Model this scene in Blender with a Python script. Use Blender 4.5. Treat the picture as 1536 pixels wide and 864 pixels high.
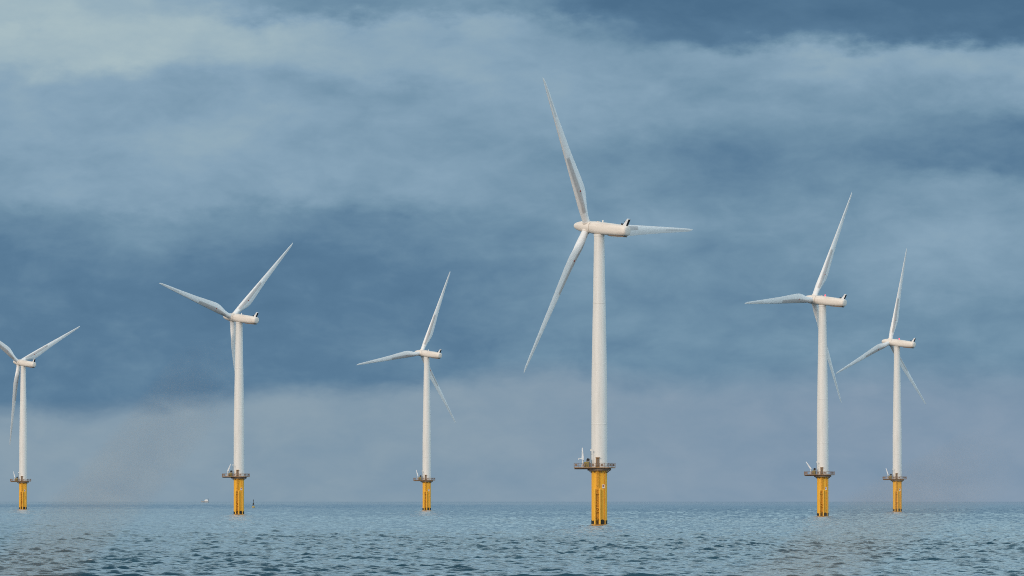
import bpy, bmesh, math, random
import numpy as np
from mathutils import Matrix, Vector

for o in list(bpy.data.objects):
    bpy.data.objects.remove(o)
scene = bpy.context.scene
col = scene.collection
R = math.radians
random.seed(4)

# ------------------------------------------------------------------ camera, sky, sun, exposure
EYE = 8.62                 # metres above the water
EARTH = 7.433e6            # earth radius with refraction: the horizon dips below eye level
FPX = 9300.0               # focal length in pixels of a 1536 wide frame

cam_d = bpy.data.cameras.new('camera')
cam = bpy.data.objects.new('camera', cam_d)
col.objects.link(cam)
cam.location = (0, 0, EYE)
cam.rotation_euler = (R(90 + 1.8864), 0, 0)
cam_d.sensor_width = 36
cam_d.lens = FPX / 1536 * 36
cam_d.clip_start = 0.2
cam_d.clip_end = 90000
cam_d.dof.use_dof = True
cam_d.dof.focus_distance = 1750
cam_d.dof.aperture_fstop = 8.0
scene.camera = cam

SUN_EL, SUN_AZ = R(24), R(218)      # azimuth clockwise from +Y (the view direction): behind the camera, to the left


def lin(r, g, b):
    f = lambda c: c / 12.92 if c <= 0.04045 else ((c + 0.055) / 1.055) ** 2.4
    return (f(r / 255), f(g / 255), f(b / 255), 1)


class NT:
    """small helper for node trees"""
    def __init__(self, tree):
        self.t = tree
        self.n = tree.nodes
        self.l = tree.links

    def put(self, sock, v):
        if isinstance(v, bpy.types.NodeSocket):
            self.l.new(v, sock)
        elif v is not None:
            sock.default_value = v

    def math(self, op, a, b=None, c=None, clamp=False):
        n = self.n.new('ShaderNodeMath')
        n.operation = op
        n.use_clamp = clamp
        self.put(n.inputs[0], a)
        self.put(n.inputs[1], b)
        self.put(n.inputs[2], c)
        return n.outputs[0]

    def ss(self, x, a, b, to0=0.0, to1=1.0):
        n = self.n.new('ShaderNodeMapRange')
        n.interpolation_type = 'SMOOTHSTEP'
        self.put(n.inputs[0], x)
        n.inputs[1].default_value = a
        n.inputs[2].default_value = b
        n.inputs[3].default_value = to0
        n.inputs[4].default_value = to1
        return n.outputs[0]

    def mix(self, f, a, b):
        n = self.n.new('ShaderNodeMix')
        n.data_type = 'RGBA'
        self.put(n.inputs[0], f)
        self.put(n.inputs[6], a)
        self.put(n.inputs[7], b)
        return n.outputs[2]

    def comb(self, x, y, z):
        n = self.n.new('ShaderNodeCombineXYZ')
        self.put(n.inputs[0], x)
        self.put(n.inputs[1], y)
        self.put(n.inputs[2], z)
        return n.outputs[0]

    def noise(self, vec, scale, detail=4, rough=0.5, dist=0.0):
        n = self.n.new('ShaderNodeTexNoise')
        n.inputs['Scale'].default_value = scale
        n.inputs['Detail'].default_value = detail
        n.inputs['Roughness'].default_value = rough
        n.inputs['Distortion'].default_value = dist
        if vec is not None:
            self.l.new(vec, n.inputs['Vector'])
        return n

    def ramp(self, f, stops):
        n = self.n.new('ShaderNodeValToRGB')
        e = n.color_ramp.elements
        while len(e) < len(stops):
            e.new(0.5)
        for k, (p, c) in zip(e, stops):
            k.position = p
            k.color = c
        self.put(n.inputs[0], f)
        return n.outputs[0]


world = bpy.data.worlds.new('World')
scene.world = world
world.use_nodes = True
W = NT(world.node_tree)
W.n.clear()
tc = W.n.new('ShaderNodeTexCoord')
sep = W.n.new('ShaderNodeSeparateXYZ')
W.l.new(tc.outputs['Generated'], sep.inputs[0])
dx, dy, dz = sep.outputs
az = W.math('ARCTAN2', dx, dy)
el = W.math('ARCSINE', dz)
# the cloud bank is described in milliradians: a to the right of north, e above eye level
a0 = W.math('MULTIPLY', az, 1000.0)
e0 = W.math('MULTIPLY', el, 1000.0)
cv = W.comb(W.math('MULTIPLY', a0, 0.022), W.math('MULTIPLY', e0, 0.06), 3.7)
wn = W.noise(cv, 1.0, 5, 0.55)
wsep = W.n.new('ShaderNodeSeparateColor')
W.l.new(wn.outputs['Color'], wsep.inputs[0])
wa = W.math('SUBTRACT', wsep.outputs[0], 0.5)
we = W.math('SUBTRACT', wsep.outputs[1], 0.5)
w2 = W.noise(W.comb(W.math('MULTIPLY', a0, 0.10), W.math('MULTIPLY', e0, 0.19), 1.9), 1.0, 6, 0.6)
wsep2 = W.n.new('ShaderNodeSeparateColor')
W.l.new(w2.outputs['Color'], wsep2.inputs[0])
wa2 = W.math('SUBTRACT', wsep2.outputs[0], 0.5)
we2 = W.math('SUBTRACT', wsep2.outputs[1], 0.5)
a1 = W.math('MULTIPLY_ADD', wa2, 18.0, W.math('MULTIPLY_ADD', wa, 38.0, a0))
e1 = W.math('MULTIPLY_ADD', we2, 8.0, W.math('MULTIPLY_ADD', we, 13.0, e0))


XS = [0, 150, 300, 450, 600, 750, 900, 1050, 1200, 1350, 1500]
CLOUDS = [  # lightness of the cloud deck along bands of elevation, west to east
    (-60, [165, 165, 160, 150, 140, 130, 120, 118, 116, 118, 116]),
    (10, [184, 184, 178, 140, 134, 158, 112, 110, 115, 113, 111]),
    (45, [196, 192, 188, 180, 160, 180, 140, 114, 122, 114, 116]),
    (90, [190, 189, 188, 179, 168, 168, 155, 154, 166, 169, 170]),
    (140, [170, 160, 164, 162, 148, 158, 160, 150, 150, 154, 156]),
    (190, [163, 160, 173, 161, 156, 158, 158, 144, 140, 147, 130]),
    (240, [158, 160, 163, 159, 158, 152, 148, 136, 136, 137, 125]),
    (290, [151, 159, 161, 156, 156, 150, 151, 143, 138, 153, 150]),
    (340, [135, 138, 141, 135, 135, 146, 149, 147, 147, 157, 157]),
    (390, [130, 129, 129, 127, 130, 140, 146, 144, 147, 153, 155]),
    (460, [128, 128, 129, 127, 129, 134, 138, 140, 142, 144, 144]),
    (560, [128, 129, 130, 129, 130, 136, 139, 141, 143, 144, 142]),
]
ux = W.math('DIVIDE', W.math('ADD', W.math('MULTIPLY', a1, 9.3), 768.0), 1500.0)
uy = W.math('SUBTRACT', 738.0, W.math('MULTIPLY', e1, 9.3))
v = None
for i, (py, vals) in enumerate(CLOUDS):
    n = W.n.new('ShaderNodeValToRGB')
    n.color_ramp.interpolation = 'B_SPLINE'
    e = n.color_ramp.elements
    while len(e) < len(vals):
        e.new(0.5)
    for k, xx, val in zip(e, XS, vals):
        k.position = xx / 1500
        q = (val - 105) / 95.0
        k.color = (q, q, q, 1)
    W.put(n.inputs[0], ux)
    if v is None:
        v = n.outputs[0]
    else:
        f = W.ss(uy, CLOUDS[i - 1][0], py)
        mx = W.n.new('ShaderNodeMix')
        W.put(mx.inputs[0], f)
        W.put(mx.inputs[2], v)
        W.put(mx.inputs[3], n.outputs[0])
        v = mx.outputs[0]
fine = W.noise(W.comb(W.math('MULTIPLY', a0, 0.035), W.math('MULTIPLY', e0, 0.085), 9.1), 1.0, 7, 0.58, 0.3)
fv = W.math('SUBTRACT', fine.outputs['Fac'], 0.5)
mot = W.noise(W.comb(W.math('MULTIPLY', a0, 0.11), W.math('MULTIPLY', e0, 0.20), 5.3), 1.0, 6, 0.54, 0.3)
mv = W.math('SUBTRACT', mot.outputs['Fac'], 0.5)
v = W.math('MULTIPLY_ADD', mv, 0.30, W.math('MULTIPLY_ADD', fv, 0.40, v))
pos_ = lambda g: (g - 105) / 95.0
deck = W.ramp(v, [(pos_(110), lin(76, 110, 139)), (pos_(128), lin(90, 124, 152)), (pos_(145), lin(113, 145, 168)),
                  (pos_(162), lin(134, 163, 184)), (pos_(178), lin(150, 175, 189)), (pos_(194), lin(167, 188, 195))])
# pale clear strip under the dark bank, lilac to the right
under = W.mix(W.ss(a0, -40, 70), lin(138, 159, 174), lin(135, 155, 175))
XE = [(0, 610), (150, 606), (300, 590), (400, 581), (550, 582), (650, 572), (750, 556), (850, 550), (950, 560), (1050, 570), (1200, 560), (1350, 552), (1500, 560)]
n = W.n.new('ShaderNodeValToRGB')
e = n.color_ramp.elements
while len(e) < len(XE):
    e.new(0.5)
for k, (xx, yy) in zip(e, XE):
    k.position = xx / 1500
    q = (yy - 540) / 80
    k.color = (q, q, q, 1)
W.put(n.inputs[0], W.math('DIVIDE', W.math('ADD', W.math('MULTIPLY', a0, 9.3), 768.0), 1500.0))
ey = W.math('SUBTRACT', W.math('MULTIPLY', W.math('SUBTRACT', 738.0, W.math('MULTIPLY', e0, 9.3)), 1.0), W.math('MULTIPLY_ADD', n.outputs[0], 80.0, 540.0))
ey = W.math('ADD', ey, W.math('ADD', W.math('MULTIPLY', mv, 26.0), W.math('MULTIPLY_ADD', we, 22.0, W.math('MULTIPLY', fv, 34.0))))
half = W.ss(a0, -10, 60, 28.0, 60.0)
bank = W.ss(W.math('DIVIDE', ey, half), -0.5, 1.0, 1.0, 0.0)
low = W.mix(W.math('MULTIPLY_ADD', mv, 1.8, W.math('MULTIPLY_ADD', fv, 1.2, 0.62), clamp=True), W.mix(0.42, under, lin(100, 134, 162)), under)
front = W.mix(bank, low, deck)
# the rest of the dome: broken bright cloud overhead and towards the sun
gen = W.noise(tc.outputs['Generated'], 3.2, 7, 0.55, 0.2)
over = W.ramp(gen.outputs['Fac'], [(0.3, (0.40, 0.62, 0.78, 1)), (0.5, (0.60, 0.88, 1.02, 1)), (0.7, (0.85, 1.05, 1.14, 1))])
back = W.ss(W.math('ABSOLUTE', az), 1.0, 2.0)
over = W.mix(back, over, W.ramp(gen.outputs['Fac'], [(0.3, (0.46, 0.54, 0.62, 1)), (0.5, (0.68, 0.72, 0.76, 1)), (0.7, (0.92, 0.92, 0.90, 1))]))
east = W.math('MULTIPLY', W.ss(az, 0.9, 1.5), W.ss(az, 2.1, 2.6, 1.0, 0.0))
over = W.mix(east, over, W.mix(gen.outputs['Fac'], (1.15, 1.6, 1.85, 1), (1.6, 2.0, 2.2, 1)))
hi = W.ss(el, 0.085, 0.20)
high = W.math('MULTIPLY', W.ss(el, 0.32, 0.75), W.ss(W.math('ABSOLUTE', az), 2.2, 1.5, 0.0, 1.0))
over = W.mix(high, over, W.mix(0.74, over, (0.04, 0.12, 0.19, 1)))
side = W.ss(W.math('ABSOLUTE', az), 0.30, 1.3)
dome = W.mix(W.math('MAXIMUM', hi, side), front, over)
sky = W.n.new('ShaderNodeTexSky')
sky.sky_type = 'NISHITA'
sky.sun_disc = False
sky.sun_elevation = SUN_EL
sky.sun_rotation = SUN_AZ
bg_sky = W.n.new('ShaderNodeBackground')
W.l.new(sky.outputs[0], bg_sky.inputs[0])
bg_sky.inputs[1].default_value = 0.1
bg_cl = W.n.new('ShaderNodeBackground')
W.l.new(dome, bg_cl.inputs[0])
bg_cl.inputs[1].default_value = 1.0
mixs = W.n.new('ShaderNodeMixShader')
# cloud cover is complete low down and breaks up overhead
W.put(mixs.inputs[0], W.math('SUBTRACT', 1.0, W.math('MULTIPLY', hi, W.ss(gen.outputs['Fac'], 0.5, 0.35, 0.0, 0.7))))
W.l.new(bg_sky.outputs[0], mixs.inputs[1])
W.l.new(bg_cl.outputs[0], mixs.inputs[2])
wo = W.n.new('ShaderNodeOutputWorld')
W.l.new(mixs.outputs[0], wo.inputs[0])

sun_d = bpy.data.lights.new('sun', 'SUN')
sun_d.energy = 2.0
sun_d.angle = R(22)
sun_d.color = (1.0, 0.84, 0.68)
sun = bpy.data.objects.new('sun', sun_d)
col.objects.link(sun)
sd = Vector((math.sin(SUN_AZ) * math.cos(SUN_EL), math.cos(SUN_AZ) * math.cos(SUN_EL), math.sin(SUN_EL)))
sun.rotation_euler = sd.to_track_quat('Z', 'Y').to_euler()

scene.cycles.use_denoising = False
scene.cycles.filter_width = 1.0
vs = scene.view_settings
vs.view_transform = 'Standard'
vs.look = 'None'
vs.exposure = 0.0
vs.gamma = 1.0
vs.use_curve_mapping = False


# ------------------------------------------------------------------ helpers
def mat(name):
    m = bpy.data.materials.new(name)
    m.use_nodes = True
    t = NT(m.node_tree)
    return m, t, t.n['Principled BSDF']


def dirt_paint(name, colour, dirt, rough=0.45, amount=0.35, streak=(1.2, 1.2, 0.12), spec=0.4):
    m, t, p = mat(name)
    tcn = t.n.new('ShaderNodeTexCoord')
    mp = t.n.new('ShaderNodeMapping')
    mp.inputs['Scale'].default_value = streak
    t.l.new(tcn.outputs['Object'], mp.inputs[0])
    n1 = t.noise(mp.outputs[0], 1.0, 6, 0.6)
    n2 = t.noise(tcn.outputs['Object'], 2.6, 5, 0.6)
    f = t.math('MULTIPLY', t.ss(n1.outputs['Fac'], 0.45, 0.75), amount)
    f = t.math('ADD', f, t.math('MULTIPLY', t.ss(n2.outputs['Fac'], 0.55, 0.8), amount * 0.5), clamp=True)
    t.l.new(t.mix(f, (*colour, 1), (*dirt, 1)), p.inputs['Base Color'])
    p.inputs['Roughness'].default_value = rough
    p.inputs['Specular IOR Level'].default_value = spec
    return m


def plain(name, colour, rough=0.5, metal=0.0):
    m, t, p = mat(name)
    tcn = t.n.new('ShaderNodeTexCoord')
    n = t.noise(tcn.outputs['Object'], 3.0, 4, 0.6)
    dark = tuple(c * 0.72 for c in colour)
    t.l.new(t.mix(t.ss(n.outputs['Fac'], 0.35, 0.7), (*colour, 1), (*dark, 1)), p.inputs['Base Color'])
    p.inputs['Roughness'].default_value = rough
    p.inputs['Metallic'].default_value = metal
    return m


M_WHITE = dirt_paint('white_tower_paint', (0.72, 0.71, 0.68), (0.52, 0.50, 0.46), 0.42, 0.30)
M_NAC = dirt_paint('white_nacelle_paint', (0.76, 0.70, 0.63), (0.46, 0.36, 0.30), 0.45, 0.38, (1.1, 0.25, 1.1))
M_YEL = dirt_paint('yellow_pile_paint', (0.86, 0.43, 0.026), (0.56, 0.23, 0.015), 0.5, 0.4, (1.6, 1.6, 0.1))
M_YEL2 = dirt_paint('yellow_tube_paint', (0.88, 0.45, 0.04), (0.45, 0.17, 0.015), 0.5, 0.45, (2.0, 2.0, 0.4))
M_GROWTH = plain('dark_marine_growth', (0.022, 0.022, 0.016), 0.8)
M_RAIL = plain('rusty_brown_rail', (0.26, 0.17, 0.12), 0.6)
M_STEEL = plain('weathered_steel', (0.20, 0.15, 0.11), 0.6)
M_DECK = plain('ochre_deck_steel', (0.34, 0.19, 0.08), 0.6)
M_BOX = plain('olive_equipment_paint', (0.36, 0.27, 0.07), 0.5)
M_GREY = plain('grey_equipment', (0.25, 0.26, 0.27), 0.5)
M_BLACK = plain('black_grille', (0.012, 0.012, 0.014), 0.55)
M_CRANE = plain('white_crane_paint', (0.8, 0.82, 0.84), 0.35)
M_RUNG = plain('worn_ochre_steel', (0.70, 0.33, 0.024), 0.6)
M_DOOR = plain('ochre_door_paint', (0.40, 0.21, 0.07), 0.5)
M_PLATE = plain('white_plate', (0.82, 0.80, 0.76), 0.4)
M_RED = plain('red_mark', (0.28, 0.045, 0.03), 0.5)

m, t, p = mat('red_beacon_lamp')
p.inputs['Base Color'].default_value = (0.55, 0.05, 0.05, 1)
p.inputs['Emission Color'].default_value = (1.0, 0.10, 0.13, 1)
p.inputs['Emission Strength'].default_value = 1.6
M_LIT = m
M_LAMP = plain('white_beacon_glass', (0.85, 0.83, 0.8), 0.2)


# blade paint: off white gelcoat with two grey strips along the span, inboard and near the tip (uv: x = chord, y = span)
m, t, p = mat('blade_gelcoat')
uv = t.n.new('ShaderNodeTexCoord')
su = t.n.new('ShaderNodeSeparateXYZ')
t.l.new(uv.outputs['UV'], su.inputs[0])
c_, s_ = su.outputs[0], su.outputs[1]
nz = t.noise(uv.outputs['Object'], 1.3, 6, 0.65)


def band(x, a, b, w):
    return t.math('MULTIPLY', t.ss(x, a - w, a + w), t.ss(x, b - w, b + w, 1.0, 0.0))


tip = t.math('MULTIPLY', band(s_, 0.735, 0.975, 0.003), band(c_, 0.34, 0.66, 0.03))
root = t.math('MULTIPLY', band(s_, 0.10, 0.465, 0.008), band(c_, 0.12, 0.50, 0.07))
wear = t.ss(nz.outputs['Fac'], 0.3, 0.7, 0.85, 1.0)
base = t.mix(t.math('MULTIPLY', t.ss(nz.outputs['Fac'], 0.5, 0.75), 0.35), (0.76, 0.77, 0.77, 1), (0.60, 0.60, 0.58, 1))
base = t.mix(t.math('MULTIPLY', root, t.math('MULTIPLY', wear, 0.9)), base, (0.40, 0.38, 0.37, 1))
base = t.mix(t.math('MULTIPLY', tip, t.math('MULTIPLY', wear, 0.4)), base, (0.32, 0.33, 0.34, 1))
base = t.mix(t.math('MULTIPLY', band(c_, -0.1, 0.035, 0.015), t.ss(s_, 0.3, 0.6, 0.0, 0.3)), base, (0.30, 0.28, 0.26, 1))
t.l.new(base, p.inputs['Base Color'])
p.inputs['Roughness'].default_value = 0.4
M_BLADE = m


class MB:
    """collects shapes and links them as one mesh object"""
    def __init__(self):
        self.bm = bmesh.new()

    def box(self, c, s, rot=None):
        g = bmesh.ops.create_cube(self.bm, size=1.0)['verts']
        M = Matrix.Translation(c) @ (rot.to_4x4() if rot else Matrix()) @ Matrix.Diagonal((*s, 1))
        bmesh.ops.transform(self.bm, matrix=M, verts=g)
        return self

    def tube(self, a, b, r, r2=None, seg=10):
        a, b = Vector(a), Vector(b)
        d = b - a
        g = bmesh.ops.create_cone(self.bm, cap_ends=True, segments=seg, radius1=r, radius2=r if r2 is None else r2,
                                  depth=d.length)['verts']
        M = Matrix.Translation((a + b) / 2) @ d.to_track_quat('Z', 'Y').to_matrix().to_4x4()
        bmesh.ops.transform(self.bm, matrix=M, verts=g)
        return self

    def ball(self, c, r, s=(1, 1, 1)):
        g = bmesh.ops.create_uvsphere(self.bm, u_segments=14, v_segments=9, radius=r)['verts']
        bmesh.ops.transform(self.bm, matrix=Matrix.Translation(c) @ Matrix.Diagonal((*s, 1)), verts=g)
        return self

    def loft(self, rings, cap0=True, cap1=True, uvs=None):
        vr = [[self.bm.verts.new(q) for q in ring] for ring in rings]
        n = len(vr[0])
        uvl = self.bm.loops.layers.uv.verify() if uvs else None
        for i in range(len(vr) - 1):
            for j in range(n):
                k = (j + 1) % n
                f = self.bm.faces.new((vr[i][j], vr[i][k], vr[i + 1][k], vr[i + 1][j]))
                if uvs:
                    for lp, q in zip(f.loops, (uvs[i][j], uvs[i][k], uvs[i + 1][k], uvs[i + 1][j])):
                        lp[uvl].uv = q
        if cap0:
            self.bm.faces.new(vr[0][::-1])
        if cap1:
            self.bm.faces.new(vr[-1])
        return self

    def lathe(self, prof, seg=40, axis='Z'):
        rings = []
        for z, r in prof:
            ring = []
            for k in range(seg):
                a = 2 * math.pi * k / seg
                if axis == 'Z':
                    ring.append((r * math.cos(a), r * math.sin(a), z))
                else:
                    ring.append((r * math.cos(a), z, -r * math.sin(a)))
            rings.append(ring)
        return self.loft(rings)

    def mesh(self, name, material, smooth=True, angle=35):
        bmesh.ops.recalc_face_normals(self.bm, faces=self.bm.faces)
        me = bpy.data.meshes.new(name)
        if smooth:
            for f in self.bm.faces:
                f.smooth = True
            lim = R(angle)
            for e in self.bm.edges:
                if len(e.link_faces) == 2 and e.calc_face_angle() > lim:
                    e.smooth = False
        self.bm.to_mesh(me)
        self.bm.free()
        me.materials.append(material)
        return me


def obj(name, me, parent=None, matrix=None):
    o = bpy.data.objects.new(name, me)
    col.objects.link(o)
    if parent is not None:
        o.parent = parent
    if matrix is not None:
        o.matrix_basis = matrix
    return o


def tag(o, label=None, cat=None, group=None, kind=None):
    for k, q in (('label', label), ('category', cat), ('group', group), ('kind', kind)):
        if q:
            o[k] = q
    return o


# ------------------------------------------------------------------ the sea: one curved sheet with real waves
def build_sea():
    rs = [0.5, 6, 20, 60, 130, 220, 320, 420, 500, 560, 600, 625]
    r = 640.0
    while r < 9000:
        rs.append(r)
        r += max(0.36, 0.00064 * r, 0.00068 * 3500 + (r - 3500) * 0.0015)
    while r < 12200:
        rs.append(r)
        r += 0.0014 * r
    while r < 40000:
        rs.append(r)
        r += 0.03 * r
    rs = np.array(rs)
    dense = np.arange(-0.125, 0.125, 4.2e-4)
    outs = []
    a, st = 0.125, 7e-4
    while a < math.pi:
        outs.append(a)
        a += st
        st *= 1.12
        st = min(st, 0.09)
    outs = np.array(outs)
    th = np.concatenate([-outs[::-1], dense, outs])
    nr, na = len(rs), len(th)
    dr = np.gradient(rs)
    dth = np.gradient(th)
    RR, TH = np.meshgrid(rs, th, indexing='ij')
    cell = np.maximum(dr[:, None] * 0.9, RR * dth[None, :])
    X = RR * np.sin(TH)
    Y = RR * np.cos(TH)
    rng = np.random.default_rng(11)
    n = 96
    SIG = 0.13
    lam = np.exp(rng.uniform(math.log(1.4), math.log(22), n))
    k = 2 * math.pi / lam
    amp = lam ** 0.6 * np.exp(-0.9 * (lam / 8.0) ** 2)
    amp *= SIG * math.sqrt(2) / math.sqrt((amp ** 2).sum())
    ang = math.atan2(-0.92, 0.40) + rng.normal(0, 0.5, n)
    ph = rng.uniform(0, 2 * math.pi, n)
    slope = math.sqrt(((k * amp) ** 2).sum() / 2)
    print('sea: verts', nr * na, 'rms slope', slope)
    Z = np.zeros_like(X)
    DX = np.zeros_like(X)
    DY = np.zeros_like(X)
    # patches of stronger and weaker wind
    gust = 1 + 0.25 * np.sin(X / 61 + 1.3 + 0.8 * np.sin(Y / 170)) * np.sin(Y / 140 + 0.4 * np.sin(X / 43))
    q = 0.75
    lost = np.zeros_like(X)
    for i in range(n):
        cx, cy = math.cos(ang[i]), math.sin(ang[i])
        f = np.clip((lam[i] / cell - 0.7) / 3.6, 0, 1)
        lost += (k[i] * amp[i]) ** 2 / 2 * (1 - f * f)
        if not f.any():
            continue
        phs = k[i] * (cx * X + cy * Y) + ph[i]
        s = amp[i] * f
        Z += s * np.cos(phs)
        sn = s * np.sin(phs)
        DX -= q * cx * sn
        DY -= q * cy * sn
    Z *= gust
    hgt = Z.copy()
    X = X + DX * gust
    Y = Y + DY * gust
    Z = Z - RR * RR / (2 * EARTH)
    co = np.stack([X, Y, Z], -1).reshape(-1, 3).astype(np.float32)
    me = bpy.data.meshes.new('sea')
    me.vertices.add(nr * na)
    me.vertices.foreach_set('co', co.ravel())
    idx = np.arange(nr * na, dtype=np.int32).reshape(nr, na)
    qd = np.stack([idx[:-1, :-1], idx[:-1, 1:], idx[1:, 1:], idx[1:, :-1]], -1).reshape(-1, 4)[:, ::-1]
    wrap = np.stack([idx[:-1, -1], idx[:-1, 0], idx[1:, 0], idx[1:, -1]], -1).reshape(-1, 4)[:, ::-1]
    qd = np.concatenate([qd, wrap])
    nf = len(qd)
    me.loops.add(nf * 4)
    me.loops.foreach_set('vertex_index', np.ascontiguousarray(qd).ravel())
    me.polygons.add(nf)
    me.polygons.foreach_set('loop_start', np.arange(nf, dtype=np.int32) * 4)
    me.polygons.foreach_set('loop_total', np.full(nf, 4, dtype=np.int32))
    me.polygons.foreach_set('use_smooth', np.ones(nf, dtype=bool))
    at = me.attributes.new('crest', 'FLOAT', 'POINT')
    at.data.foreach_set('value', hgt.astype(np.float32).ravel())
    at = me.attributes.new('unresolved', 'FLOAT', 'POINT')   # slope of the waves too short for the mesh
    at.data.foreach_set('value', np.sqrt(lost).astype(np.float32).ravel())
    me.update(calc_edges=True)
    m, t, p = mat('sea_water')
    geo = t.n.new('ShaderNodeNewGeometry')
    pos = geo.outputs['Position']
    n1 = t.noise(pos, 0.85, 4, 0.62)
    n2 = t.noise(pos, 1.9, 3, 0.6)
    hsum = t.math('MULTIPLY_ADD', n2.outputs['Fac'], 0.42, n1.outputs['Fac'])
    un = t.n.new('ShaderNodeAttribute')
    un.attribute_name = 'unresolved'
    n0 = t.noise(pos, 0.30, 5, 0.6)
    far = t.math('MULTIPLY', t.math('MULTIPLY', un.outputs['Fac'], n0.outputs['Fac']), 13.0)
    hsum = t.math('ADD', hsum, far)
    bp = t.n.new('ShaderNodeBump')
    bp.inputs['Strength'].default_value = 1.0
    bp.inputs['Distance'].default_value = 0.085
    t.l.new(hsum, bp.inputs['Height'])
    t.l.new(bp.outputs[0], p.inputs['Normal'])
    big = t.noise(pos, 0.012, 4, 0.55)
    water = t.mix(t.ss(big.outputs['Fac'], 0.35, 0.65), (0.011, 0.044, 0.068, 1), (0.014, 0.053, 0.079, 1))
    ca = t.n.new('ShaderNodeAttribute')
    ca.attribute_name = 'crest'
    fn = t.noise(pos, 0.35, 5, 0.7)
    foam = t.math('MULTIPLY', t.ss(ca.outputs['Fac'], 0.46, 0.62), t.ss(fn.outputs['Fac'], 0.56, 0.66))
    t.l.new(t.mix(foam, water, (0.75, 0.78, 0.78, 1)), p.inputs['Base Color'])
    t.l.new(t.math('MULTIPLY_ADD', foam, 0.5, 0.025), p.inputs['Roughness'])
    p.inputs['IOR'].default_value = 1.333
    p.inputs['Specular IOR Level'].default_value = 0.5
    me.materials.append(m)
    tag(obj('sea', me), kind='structure')


build_sea()

# ------------------------------------------------------------------ wind turbine: shared meshes
HUB_H, OVER, TILT, BLADE_R = 81.22, 4.12, R(5.64), 46.5
DECK_Z = 15.6
PR = 2.15


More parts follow.
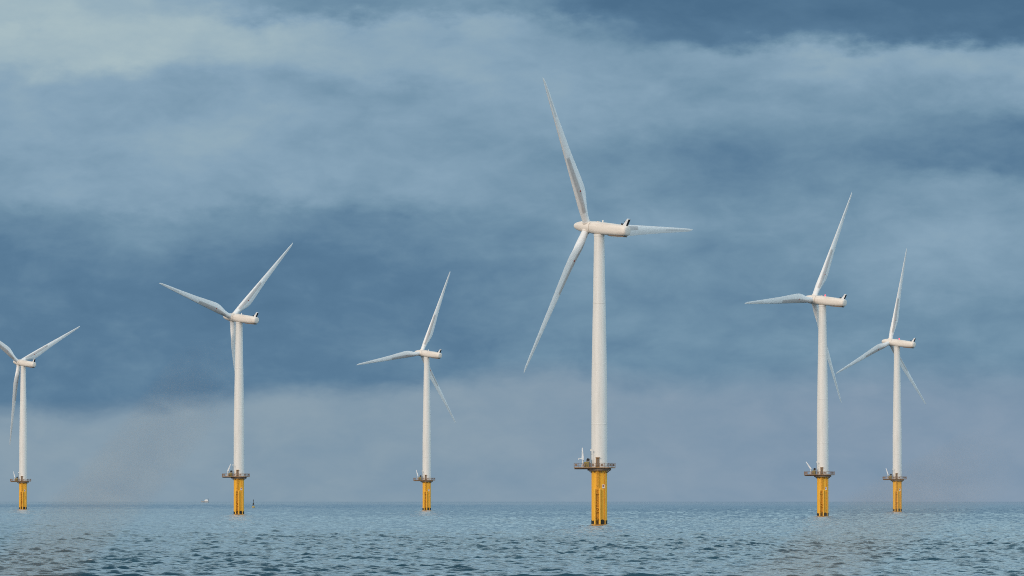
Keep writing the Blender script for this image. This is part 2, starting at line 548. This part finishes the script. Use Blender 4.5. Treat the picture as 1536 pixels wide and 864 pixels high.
def make_meshes():
    S = {}
    S['pile'] = MB().lathe([(-6, PR), (0, PR), (14.6, PR), (14.75, PR + 0.12), (15.0, PR + 0.12), (15.05, PR)], 48).mesh('foundation_pile', M_YEL)
    # marine growth with a ragged upper edge
    rings = [[], [], []]
    for k in range(48):
        a = 2 * math.pi * k / 48
        c, s = math.cos(a), math.sin(a)
        top = 1.25 + 0.18 * math.sin(3 * a) + 0.12 * math.sin(11 * a + 1)
        for ring, (r, z) in zip(rings, ((PR + 0.05, -5.0), (PR + 0.06, top * 0.7), (PR + 0.012, top))):
            ring.append((r * c, r * s, z))
    S['growth'] = MB().loft(rings, False, False).mesh('tide_band', M_GROWTH)
    # boat landing: two fender tubes standing off the pile
    yb = -(PR + 0.55)
    for key, x in (('fender_a', -1.25), ('fender_b', 0.12)):
        b = MB()
        b.tube((x, yb, -3), (x, yb, 9.6), 0.24, seg=14).ball((x, yb, 9.6), 0.24)
        for z in (1.8, 5.2, 9.1):
            b.tube((x, yb, z), (x * 0.85, -1.7, z), 0.16, seg=10)
        S[key] = b.mesh('boat_fender', M_YEL2)
    b = MB()
    for z in (3.4, 4.6):
        b.tube((-1.25, yb + 0.25, z), (0.12, yb + 0.25, z), 0.13)
    b.tube((-1.25, yb + 0.3, 3.4), (0.12, yb + 0.3, 4.6), 0.09)
    S['brace'] = b.mesh('fender_brace', M_RUNG)
    b = MB()
    b.box((-0.55, yb + 0.55, 8.5), (1.9, 1.0, 0.14))
    for x in (-1.45, -0.9, -0.3, 0.35):
        b.tube((x, yb + 0.1, 8.5), (x, yb + 0.1, 9.6), 0.05, seg=6)
    b.tube((-1.45, yb + 0.1, 9.55), (0.35, yb + 0.1, 9.55), 0.05, seg=6)
    S['landing'] = b.mesh('rest_platform', M_RUNG)
    b = MB()
    for (z0, z1, yy) in ((-1.5, 8.5, yb + 0.5), (8.5, 15.9, -PR - 0.42)):
        for x in (-0.82, -0.30):
            b.box((x, yy, (z0 + z1) / 2), (0.09, 0.09, z1 - z0))
        z = z0 + 0.2
        while z < z1:
            b.box((-0.56, yy, z), (0.45, 0.05, 0.06))
            z += 0.33
    S['ladder'] = b.mesh('ladder', M_RUNG)
    b = MB()
    for z in (10.6, 11.7, 12.8, 13.9, 15.0):
        pts = [(-0.98 + 0.84 * q, -PR - 0.42 - 0.62 * math.sin(math.pi * q), z) for q in np.linspace(0, 1, 8)]
        for u_, w_ in zip(pts, pts[1:]):
            b.tube(u_, w_, 0.035, seg=6)
    for q in (0.2, 0.5, 0.8):
        x, y = -0.98 + 0.84 * q, -PR - 0.42 - 0.62 * math.sin(math.pi * q)
        b.tube((x, y, 10.6), (x, y, 15.0), 0.03, seg=6)
    S['cage'] = b.mesh('ladder_cage', M_RUNG)
    a = R(-58)
    rot = Matrix.Rotation(a + R(90), 3, 'Z')
    c0 = Vector(((PR + 0.07) * math.cos(a), (PR + 0.07) * math.sin(a), 10.4))
    S['plate'] = MB().box(c0, (0.95, 0.05, 1.0), rot).mesh('name_plate', M_PLATE, False)
    S['plate_mark'] = MB().box(c0 + rot @ Vector((-0.15, -0.04, 0.12)), (0.42, 0.03, 0.42), rot).mesh('plate_mark', M_RED, False)
    # cable tube on the right flank
    S['jtube'] = MB().tube((1.55, -1.75, -2), (1.55, -1.75, 14.4), 0.11, seg=10).mesh('cable_tube', M_YEL2)

    # work platform: octagonal deck with a laydown tongue to the left
    def poly(pts, z0, z1):
        return [[(x, y, z0) for x, y in pts], [(x, y, z1) for x, y in pts]]
    deck = [(4.35, -1.7), (4.35, 1.7), (2.6, 3.6), (-2.4, 3.6), (-3.6, 2.0), (-6.9, 2.0), (-6.9, -2.2), (-3.6, -2.6),
            (-2.4, -3.7), (2.6, -3.7)]
    S['deck'] = MB().loft(poly(deck, DECK_Z - 0.22, DECK_Z)).mesh('deck', M_DECK, False)
    b = MB()
    b.lathe([(DECK_Z - 0.85, 2.5), (DECK_Z - 0.85, 3.25), (DECK_Z - 0.23, 3.25), (DECK_Z - 0.23, 2.5)], 32)
    for k in range(8):
        q = 2 * math.pi * k / 8 + 0.2
        b.tube((PR * math.cos(q), PR * math.sin(q), DECK_Z - 1.5), (3.2 * math.cos(q), 3.2 * math.sin(q), DECK_Z - 0.6), 0.1, seg=6)
    for y_ in (-1.3, 1.3):
        b.box((-4.7, y_, DECK_Z - 0.38), (4.2, 0.16, 0.3))
    S['beam'] = b.mesh('support_ring', M_STEEL)
    b = MB()
    for i in range(len(deck)):
        p0, p1 = Vector((*deck[i], DECK_Z)), Vector((*deck[(i + 1) % len(deck)], DECK_Z))
        L = (p1 - p0).length
        nn = max(1, round(L / 1.15))
        for j in range(nn):
            q = p0.lerp(p1, j / nn)
            b.tube(q, q + Vector((0, 0, 1.15)), 0.06, seg=6)
        for z in (0.12, 0.62, 1.15):
            b.tube(p0 + Vector((0, 0, z)), p1 + Vector((0, 0, z)), 0.05, seg=6)
        if i in (0, 1, 2, 4, 5, 6, 8, 9):       # solid wind panels between some posts
            for j in range(0, nn, 2):
                q0, q1 = p0.lerp(p1, (j + 0.2) / nn), p0.lerp(p1, (j + 0.75) / nn)
                d = (q1 - q0)
                rot = Matrix.Rotation(math.atan2(d.y, d.x), 3, 'Z')
                b.box((q0 + q1) / 2 + Vector((0, 0, 0.66)), (d.length, 0.04, 0.62), rot)
    S['rail'] = b.mesh('railing', M_RAIL)
    b = MB()
    b.box((-3.55, -1.6, DECK_Z + 0.72), (1.25, 1.3, 1.4))
    b.box((-3.55, -1.6, DECK_Z + 1.46), (1.35, 1.4, 0.1))
    S['box'] = b.mesh('equipment_box', M_BOX, False)
    b = MB()
    b.box((-2.85, -1.3, DECK_Z + 1.2), (0.55, 0.9, 2.4))
    b.box((-3.4, -1.3, DECK_Z + 1.8), (0.5, 0.7, 0.6))
    S['cabinet'] = b.mesh('control_cabinet', M_GREY, False)
    S['winch'] = MB().tube((-3.15, -1.9, DECK_Z + 2.15), (-3.15, -1.1, DECK_Z + 2.15), 0.36, seg=16).mesh('cable_drum', M_BLACK)
    b = MB()
    b.tube((-2.35, -2.5, DECK_Z), (-2.35, -2.5, DECK_Z + 5.0), 0.07, 0.05, seg=8)
    b.tube((-2.35, -2.5, DECK_Z + 3.6), (-1.95, -2.3, DECK_Z + 3.6), 0.04, seg=6)
    S['mast'] = b.mesh('light_mast', M_GREY)
    S['mast_lamp'] = MB().box((-2.35, -2.55, DECK_Z + 4.75), (0.34, 0.34, 0.42)).mesh('navigation_lamp', M_PLATE, False)
    # crane: pedestal, and a boom built along +Z from its pivot
    b = MB()
    b.tube((0, 0, 0), (0, 0, 2.1), 0.2, 0.17, seg=12).box((0, 0, 2.2), (0.5, 0.5, 0.4)).box((-0.3, 0, 0.5), (0.35, 0.4, 0.5))
    S['pedestal'] = b.mesh('davit_crane', M_CRANE)
    b = MB()
    b.loft([[(-w, -d, z), (w, -d, z), (w, d, z), (-w, d, z)] for z, w, d in ((0, 0.24, 0.2), (0.5, 0.3, 0.22), (3.2, 0.12, 0.12))])
    S['boom'] = b.mesh('boom', M_CRANE, False)
    S['ram'] = MB().tube((0.25, 0, 0.0), (0.1, 0, 1.6), 0.07, seg=8).mesh('boom_ram', M_CRANE)
    b = MB()
    b.tube((0, 0, 0), (-1.15, 0, 0.12), 0.15, 0.1, seg=10).box((-1.1, 0, -0.1), (0.2, 0.2, 0.35))
    S['hookarm'] = b.mesh('hook_arm', M_CRANE)

    # tower
    zt = HUB_H - 1.72
    prof = [(15.04, 2.28), (15.5, 2.28), (15.52, 2.2), (38, 2.15), (50, 1.95), (63, 1.70), (72, 1.54), (zt - 0.55, 1.44),
            (zt - 0.54, 1.52), (zt, 1.52)]
    S['tower'] = MB().lathe(prof, 56).mesh('tower', M_WHITE)
    for i, (z, r) in enumerate(((27.5, 2.178), (44, 2.05), (60.5, 1.755))):
        S['flange%d' % i] = MB().lathe([(z - 0.09, r + 0.008), (z - 0.07, r + 0.03), (z + 0.07, r + 0.03), (z + 0.09, r + 0.005)], 56).mesh('flange_ring', M_WHITE)
    b = MB()
    b.box((-0.5, -2.2, DECK_Z + 1.35), (0.95, 0.3, 2.5))
    b.box((-0.5, -2.45, DECK_Z + 2.72), (1.2, 0.7, 0.1))
    S['door'] = b.mesh('door', M_DOOR, False)
    S['dpanel'] = MB().box((-0.5, -2.37, DECK_Z + 1.3), (0.62, 0.06, 2.1)).mesh('door_panel', M_STEEL, False)

    # nacelle, local Y points upwind along the shaft, Z up
    rings = []
    for y, hx, top, bot, ex in ((-1.62, 1.55, 1.60, -1.62, 2.0), (-1.75, 1.66, 1.70, -1.72, 2.0), (-3.2, 1.72, 1.74, -1.76, 2.1),
                                (-3.35, 1.68, 1.66, -1.74, 2.3), (-6.0, 1.70, 1.66, -1.74, 2.7), (-9.0, 1.68, 1.56, -1.70, 2.8),
                                (-12.6, 1.60, 1.40, -1.62, 2.8), (-13.8, 1.50, 1.30, -1.52, 2.7), (-14.2, 1.30, 1.10, -1.32, 2.6),
                                (-14.32, 0.95, 0.78, -0.98, 2.5)):
        ring = []
        cz, hz = (top + bot) / 2, (top - bot) / 2
        for k in range(48):
            a = 2 * math.pi * k / 48
            c, s = math.cos(a), math.sin(a)
            ring.append((hx * math.copysign(abs(c) ** (2 / ex), c), y, cz + hz * math.copysign(abs(s) ** (2 / ex), s)))
        rings.append(ring)
    S['nacelle'] = MB().loft(rings).mesh('nacelle', M_NAC, angle=50)
    b = MB()
    b.box((0, -10.9, -1.72), (1.7, 5.2, 0.34))
    S['belly'] = b.mesh('belly_cover', M_STEEL, False)
    # cooler on the rear of the roof: white leaning side cheeks, dark radiator facing the rear
    side = [(-12.6, 1.2), (-13.75, 1.15), (-14.55, 3.1), (-14.1, 3.25)]
    b = MB()
    b.loft([[(x, y, z) for y, z in side] for x in (-0.45, 0.45)])
    S['fin'] = b.mesh('roof_cooler', M_CRANE, False)
    b = MB()
    b.loft([[(x, y - o_, z) for x, y, z in ((-0.36, -13.8, 1.3), (0.36, -13.8, 1.3), (0.36, -14.5, 3.0), (-0.36, -14.5, 3.0))]
            for o_ in (0.01, 0.12)])
    S['grille'] = b.mesh('radiator_grille', M_BLACK, False)
    b = MB()
    b.box((0.3, -11.9, 1.62), (0.5, 0.5, 0.4)).tube((0.9, -12.2, 1.3), (0.9, -12.2, 2.5), 0.04, seg=6)
    b.tube((0.7, -12.2, 2.45), (1.1, -12.2, 2.45), 0.04, seg=6)
    S['wind_sensor'] = b.mesh('wind_sensor', M_BLACK)
    b = MB()
    b.tube((0.3, -5.0, 1.5), (0.3, -5.0, 1.92), 0.2, seg=12).ball((0.3, -5.0, 2.02), 0.27, (1, 1, 0.9))
    S['beacon'] = b.mesh('beacon', M_LAMP)
    b = MB()
    b.tube((0.3, -5.0, 1.5), (0.3, -5.0, 1.9), 0.2, seg=12).ball((0.3, -5.0, 2.05), 0.28, (1, 1, 0.9))
    S['beacon_lit'] = b.mesh('beacon', M_LIT)
    S['hatch'] = MB().box((0.0, -3.75, 1.72), (0.9, 0.6, 0.2)).mesh('roof_hatch', M_NAC, False)
    for i, (y, z) in enumerate(((-3.7, -0.55), (-5.7, 0.25), (-8.0, 0.1), (-10.6, 0.05), (-12.9, 0.3))):
        S['vent%d' % i] = MB().tube((1.45, y, z), (1.735, y, z), 0.15 if i < 2 else 0.1, seg=12).mesh('side_vent', M_RED)
    # hub and spinner
    S['hub'] = MB().lathe([(-1.58, 1.45), (-1.5, 1.62), (-1.0, 1.68), (1.1, 1.62), (1.15, 1.58)], 40, 'Y').mesh('hub', M_NAC)
    S['spinner'] = MB().lathe([(1.15, 1.60), (1.9, 1.50), (2.9, 1.26), (3.7, 1.02), (4.2, 0.82), (4.5, 0.58), (4.62, 0.3), (4.65, 0.02)], 40, 'Y').mesh('spinner', M_NAC, angle=60)

    # blade: local Z along the span, X towards the leading edge, Y downwind
    st = [0.026, 0.05, 0.075, 0.10, 0.125, 0.15, 0.175, 0.20, 0.23, 0.27, 0.32, 0.38, 0.45, 0.52, 0.60, 0.68, 0.75, 0.82, 0.88, 0.93, 0.965, 0.985, 0.995, 1.0]
    ctab = ([0, .07, .12, .18, .22, .26, .32, .5, .75, .9, .965, .99, 1.0], [2.0, 2.05, 2.45, 3.35, 3.75, 3.75, 3.5, 2.6, 1.62, 1.1, .78, .45, .15])
    ttab = ([0, .07, .12, .18, .22, .3, .5, .75, 1], [1, 1, .78, .5, .40, .30, .22, .18, .16])
    ltab = ([0, .07, .2, .5, .9, 1], [.97, .99, 1.02, .78, .32, .12])
    wtab = ([0, .15, .25, .5, .75, 1], [14, 13, 11, 6, 3, 1.5])
    nph = 28
    rings, uvs = [], []
    for s in st:
        c = np.interp(s, *ctab)
        tk = np.interp(s, *ttab)
        le = np.interp(s, *ltab)
        be = R(np.interp(s, *wtab) + 2.0)
        blend = np.clip((s - 0.07) / 0.14, 0, 1)
        blend = blend * blend * (3 - 2 * blend)
        ring, uvr = [], []
        for k in range(nph):
            a = 2 * math.pi * k / nph
            xc = 0.5 - 0.5 * math.cos(a)             # 0 leading edge .. 1 trailing edge
            yt = 5 * tk * (0.2969 * math.sqrt(xc) - 0.126 * xc - 0.3516 * xc ** 2 + 0.2843 * xc ** 3 - 0.1036 * xc ** 4)
            cam_ = 0.03 * 4 * xc * (1 - xc)
            ya = (cam_ + yt) if a < math.pi else (cam_ - yt)
            yc = 0.5 * math.sin(a)
            y = (blend * ya + (1 - blend) * yc) * c
            x = le - xc * c
            ring.append((x * math.cos(be) + y * math.sin(be), y * math.cos(be) - x * math.sin(be), s * BLADE_R))
            uvr.append((xc, s))
        rings.append(ring)
        uvs.append(uvr)
    S['blade'] = MB().loft(rings, uvs=uvs).mesh('blade', M_BLADE, angle=60)
    S['root_ring'] = MB().lathe([(1.25, 1.0), (1.25, 1.1), (1.75, 1.1), (1.8, 1.0)], 32).mesh('root_ring', M_NAC)
    s = 0.238
    be = R(13.3)
    c = np.interp(s, *ctab)
    x, y = np.interp(s, *ltab) - 0.42 * c, 0.16 * c + 0.13
    rp = Vector((x * math.cos(be) + y * math.sin(be), y * math.cos(be) - x * math.sin(be), s * BLADE_R))
    S['marker'] = MB().ball(rp, 0.26, (1, 0.8, 1)).mesh('blade_marker', M_RED)
    return S


S = make_meshes()


def make_turbine(x, y, yaw, phase, label, boom_tilt, lit):
    root = bpy.data.objects.new('wind_turbine', None)
    col.objects.link(root)
    root.location = (x, y, -(x * x + y * y) / (2 * EARTH))
    tag(root, label, 'wind turbine', 'offshore wind turbines standing in the sea')
    pile = obj('foundation_pile', S['pile'], root)
    for key, nm in (('growth', 'tide_band'), ('fender_a', 'boat_fender'), ('fender_b', 'boat_fender'), ('landing', 'rest_platform'), ('brace', 'fender_brace'),
                    ('ladder', 'ladder'), ('cage', 'ladder_cage'), ('plate', 'name_plate'), ('plate_mark', 'plate_mark'), ('jtube', 'cable_tube')):
        obj(nm, S[key], pile)
    deck = obj('work_platform', S['deck'], root)
    for key, nm in (('beam', 'support_ring'), ('rail', 'railing')):
        obj(nm, S[key], deck)
    eq = obj('equipment_box', S['box'], root)
    obj('cable_drum', S['winch'], eq)
    obj('control_cabinet', S['cabinet'], root)
    ms = obj('light_mast', S['mast'], root)
    obj('navigation_lamp', S['mast_lamp'], ms)
    cr = obj('davit_crane', S['pedestal'], root, Matrix.Translation((-4.55, -1.2, DECK_Z)))
    tl = Matrix.Rotation(R(boom_tilt), 4, 'Y')
    obj('boom', S['boom'], cr, Matrix.Translation((0, 0, 2.2)) @ tl)
    obj('boom_ram', S['ram'], cr, Matrix.Translation((0, 0, 1.9)) @ tl)
    if boom_tilt < 2 and boom_tilt > -8:
        obj('hook_arm', S['hookarm'], cr, Matrix.Translation((0, 0, 2.35)))
    tw = obj('tower', S['tower'], root)
    for i in range(3):
        obj('flange_ring', S['flange%d' % i], tw)
    dr = obj('door', S['door'], tw)
    obj('door_panel', S['dpanel'], tw)
    # head
    n = Vector((-math.sin(yaw) * math.cos(TILT), math.cos(yaw) * math.cos(TILT), math.sin(TILT)))
    u = Vector((math.cos(yaw), math.sin(yaw), 0))
    w = u.cross(n)
    hub_c = Vector((0, 0, HUB_H)) + n * OVER
    fr = Matrix((u, n, w)).transposed().to_4x4()
    fr.translation = hub_c
    nc = obj('nacelle', S['nacelle'], root, fr)
    for key, nm in [('belly', 'belly_cover'), ('fin', 'roof_cooler'), ('grille', 'radiator_grille'), ('wind_sensor', 'wind_sensor'),
                    ('beacon_lit' if lit else 'beacon', 'beacon'), ('hatch', 'roof_hatch')] + [('vent%d' % i, 'side_vent') for i in range(5)]:
        q = obj(nm, S[key], nc)
        if key == 'beacon_lit':
            q['label'] = 'lit red aviation beacon'
    hb = obj('hub', S['hub'], root, fr)
    obj('spinner', S['spinner'], hb)
    for k in range(3):
        a = phase + k * 2 * math.pi / 3
        r = u * math.cos(a) + w * math.sin(a)
        tt = -u * math.sin(a) + w * math.cos(a)
        bm_ = Matrix((tt, -n, r)).transposed().to_4x4()
        bm_.translation = hub_c
        bl = obj('blade', S['blade'], root, bm_)
        obj('root_ring', S['root_ring'], bl)
        obj('blade_marker', S['marker'], bl)
    return root


TURBINES = [
    (23.9, 1698.3, 50.00, 120.98, 'tallest and nearest white wind turbine, one blade pointing right from behind its nacelle', -2, False),
    (-271.8, 3447.8, 41.92, 26.93, 'leftmost small white wind turbine, its left blade cut off by the frame edge', -12, False),
    (-113.2, 2571.0, 48.93, 163.66, 'white wind turbine with two raised blades in a V, beside the dark buoy', 22, False),
    (-44.3, 3220.9, 45.20, 68.60, 'small white wind turbine standing alone just left of the tallest one', -16, False),
    (117.0, 2335.7, 54.24, 63.34, 'mid sized white wind turbine right of the tallest one, with a level blade pointing left', -34, True),
    (185.7, 2990.0, 52.39, 80.19, 'rightmost white wind turbine, lit red beacon, blade reaching down left towards its neighbour', -18, True),
]
for x, y, yaw, ph, lab, tilt, lit in TURBINES:
    make_turbine(x, y, R(yaw), R(ph), lab, tilt, lit)


# ------------------------------------------------------------------ buoy and far boat
def at(px, dist):
    """place at a bearing (frame pixel column) and a distance, on the curved sea"""
    x = (px - 768) / FPX * dist
    return (x, dist, -(x * x + dist * dist) / (2 * EARTH))


M_BBLK = plain('buoy_black', (0.02, 0.022, 0.025), 0.5)
M_BYEL = plain('buoy_yellow', (0.50, 0.38, 0.14), 0.5)
by = bpy.data.objects.new('buoy', None)
col.objects.link(by)
by.location = at(380.3, 3830)
tag(by, 'small dark navigation buoy with a yellow float right of a turbine foundation', 'buoy')
obj('float', MB().lathe([(-0.8, 0.6), (0.0, 0.95), (0.75, 0.95), (1.0, 0.7)], 20).mesh('float', M_BYEL), by)
b = MB()
for k in range(4):
    a = math.pi / 4 + k * math.pi / 2
    b.tube((0.62 * math.cos(a), 0.62 * math.sin(a), 0.95), (0.3 * math.cos(a), 0.3 * math.sin(a), 3.1), 0.1, seg=6)
b.lathe([(1.5, 0.42), (1.5, 0.58), (2.9, 0.4), (2.9, 0.3)], 16)
obj('lattice_tower', b.mesh('lattice_tower', M_BBLK), by)
tm = obj('top_mark', MB().tube((0, 0, 2.9), (0, 0, 5.3), 0.08, seg=8).tube((0, 0, 3.4), (0, 0, 4.2), 0.36, 0.03, seg=14)
         .tube((0, 0, 4.35), (0, 0, 5.1), 0.32, 0.03, seg=14).mesh('top_mark', M_BBLK), by)

M_HULL = plain('boat_pale_hull', (0.50, 0.53, 0.56), 0.5)
M_BOATW = plain('boat_white_paint', (0.82, 0.83, 0.84), 0.4)
bt = bpy.data.objects.new('fishing_boat', None)
col.objects.link(bt)
bt.location = at(307.8, 7900)
tag(bt, 'tiny white boat with a dark mast on the horizon between two turbines', 'boat')
rings = []
for xx, hw, kz, tz in ((-5.0, 0.05, 0.9, 1.9), (-4.2, 0.8, 0.3, 1.75), (-2.5, 1.4, -0.2, 1.5), (0, 1.6, -0.4, 1.35), (3.0, 1.5, -0.3, 1.35), (4.6, 1.3, 0.0, 1.4)):
    rings.append([(xx, -hw, tz), (xx, -hw * 0.8, (tz + kz) / 2), (xx, 0, kz), (xx, hw * 0.8, (tz + kz) / 2), (xx, hw, tz)])
obj('hull', MB().loft(rings).mesh('hull', M_HULL), bt)
b = MB()
b.box((1.9, 0, 2.35), (3.6, 2.2, 2.0)).box((1.6, 0, 3.42), (2.4, 2.0, 0.2)).box((0.0, 0, 1.9), (1.2, 1.9, 1.1))
cb = obj('cabin', b.mesh('cabin', M_BOATW, False), bt)
obj('cabin_window', MB().box((0.08, 0, 2.8), (0.1, 1.8, 0.6)).mesh('cabin_window', M_BBLK, False), cb)
obj('mast', MB().tube((4.3, 0, 1.3), (4.3, 0, 5.0), 0.14, 0.08, seg=8).tube((4.3, 0, 4.4), (3.2, 0, 4.9), 0.07, seg=6).mesh('mast', M_BBLK), bt)
obj('bow_rail', MB().tube((-4.6, 0, 1.8), (-4.6, 0, 3.0), 0.09, seg=6).tube((-4.6, 0, 3.0), (-2.4, 0, 2.6), 0.07, seg=6).mesh('bow_rail', M_BBLK), bt)


# ------------------------------------------------------------------ the sand dune the camera stands on, two stalks of marram grass
def build_dune():
    xs = np.linspace(-130, 130, 131)
    ys = np.concatenate([np.linspace(-90, -10, 21), np.linspace(-8, 45, 54)])
    X, Y = np.meshgrid(xs, ys, indexing='ij')
    t_ = np.clip((40 - Y) / 34, 0, 1) * np.clip((Y + 88) / 40, 0, 1) * np.clip((128 - np.abs(X)) / 40, 0, 1)
    t_ = t_ * t_ * (3 - 2 * t_)
    Z = -1.5 + 9.3 * t_ + t_ * (0.18 * np.sin(X / 5.1 + 1.3) * np.sin(Y / 6.3) - 0.35 * (1 - np.cos(X / 23)))
    bm = bmesh.new()
    V = [[bm.verts.new((X[i, j], Y[i, j], Z[i, j])) for j in range(len(ys))] for i in range(len(xs))]
    for i in range(len(xs) - 1):
        for j in range(len(ys) - 1):
            bm.faces.new((V[i][j], V[i + 1][j], V[i + 1][j + 1], V[i][j + 1])).smooth = True
    me = bpy.data.meshes.new('sand_dune')
    bm.to_mesh(me)
    bm.free()
    me.materials.append(plain('pale_sand', (0.36, 0.29, 0.20), 0.9))
    tag(obj('sand_dune', me), kind='structure')


build_dune()
M_STRAW = plain('dry_grass_straw', (0.38, 0.30, 0.21), 0.7)


def grass_stalk(pts, y, label, thick):
    P = [Vector((x, y, z)) for x, z in pts]
    path = []
    for i in range(len(P) - 1):                     # Catmull-Rom through the points
        a, b_, c, d = P[max(i - 1, 0)], P[i], P[i + 1], P[min(i + 2, len(P) - 1)]
        for k in range(8):
            t_ = k / 8
            path.append(0.5 * ((2 * b_) + (c - a) * t_ + (2 * a - 5 * b_ + 4 * c - d) * t_ ** 2 + (3 * b_ - a - 3 * c + d) * t_ ** 3))
    path.append(P[-1])
    n_ = len(path)

    def sweep(lo, hi_, rad):
        rings = []
        for i in range(lo, hi_):
            tg = (path[min(i + 1, n_ - 1)] - path[max(i - 1, 0)]).normalized()
            s_ = tg.cross(Vector((0, 1, 0))).normalized()
            u_ = s_.cross(tg)
            r_ = rad((i - lo) / max(1, hi_ - 1 - lo))
            rings.append([path[i] + s_ * (r_ * math.cos(q)) + u_ * (r_ * math.sin(q)) for q in np.linspace(0, 2 * math.pi, 9)[:-1]])
        return MB().loft(rings)
    root = bpy.data.objects.new('grass_stalk', None)
    col.objects.link(root)
    root.location = P[0]
    tag(root, label, 'grass stalk', 'dry grass stalks close to the lens')
    M = Matrix.Translation(-P[0])
    cut = int(n_ * 0.40)
    obj('stem', sweep(0, cut + 1, lambda q: thick * (0.0022 - 0.0004 * q)).mesh('stem', M_STRAW), root, M)
    obj('seed_head', sweep(cut, n_, lambda q: thick * (0.0018 + 0.0006 * math.sin(math.pi * min(1, q * 1.02)) ** 0.6 - 0.0014 * q)).mesh('seed_head', M_STRAW), root, M)


grass_stalk([(-0.40, 7.7), (-0.34, 8.25), (-0.235, 8.52), (-0.1675, 8.594), (-0.135, 8.628), (-0.108, 8.662)], 2.2,
            'blurred brown grass stalk slanting over the sea and sky left of the buoy', 1.0)
grass_stalk([(-0.10, 7.7), (-0.05, 8.25), (0.045, 8.53), (0.102, 8.589), (0.135, 8.612), (0.168, 8.630)], 2.2,
            'blurred brown grass stalk slanting over the sea below the rightmost turbine', 1.25)
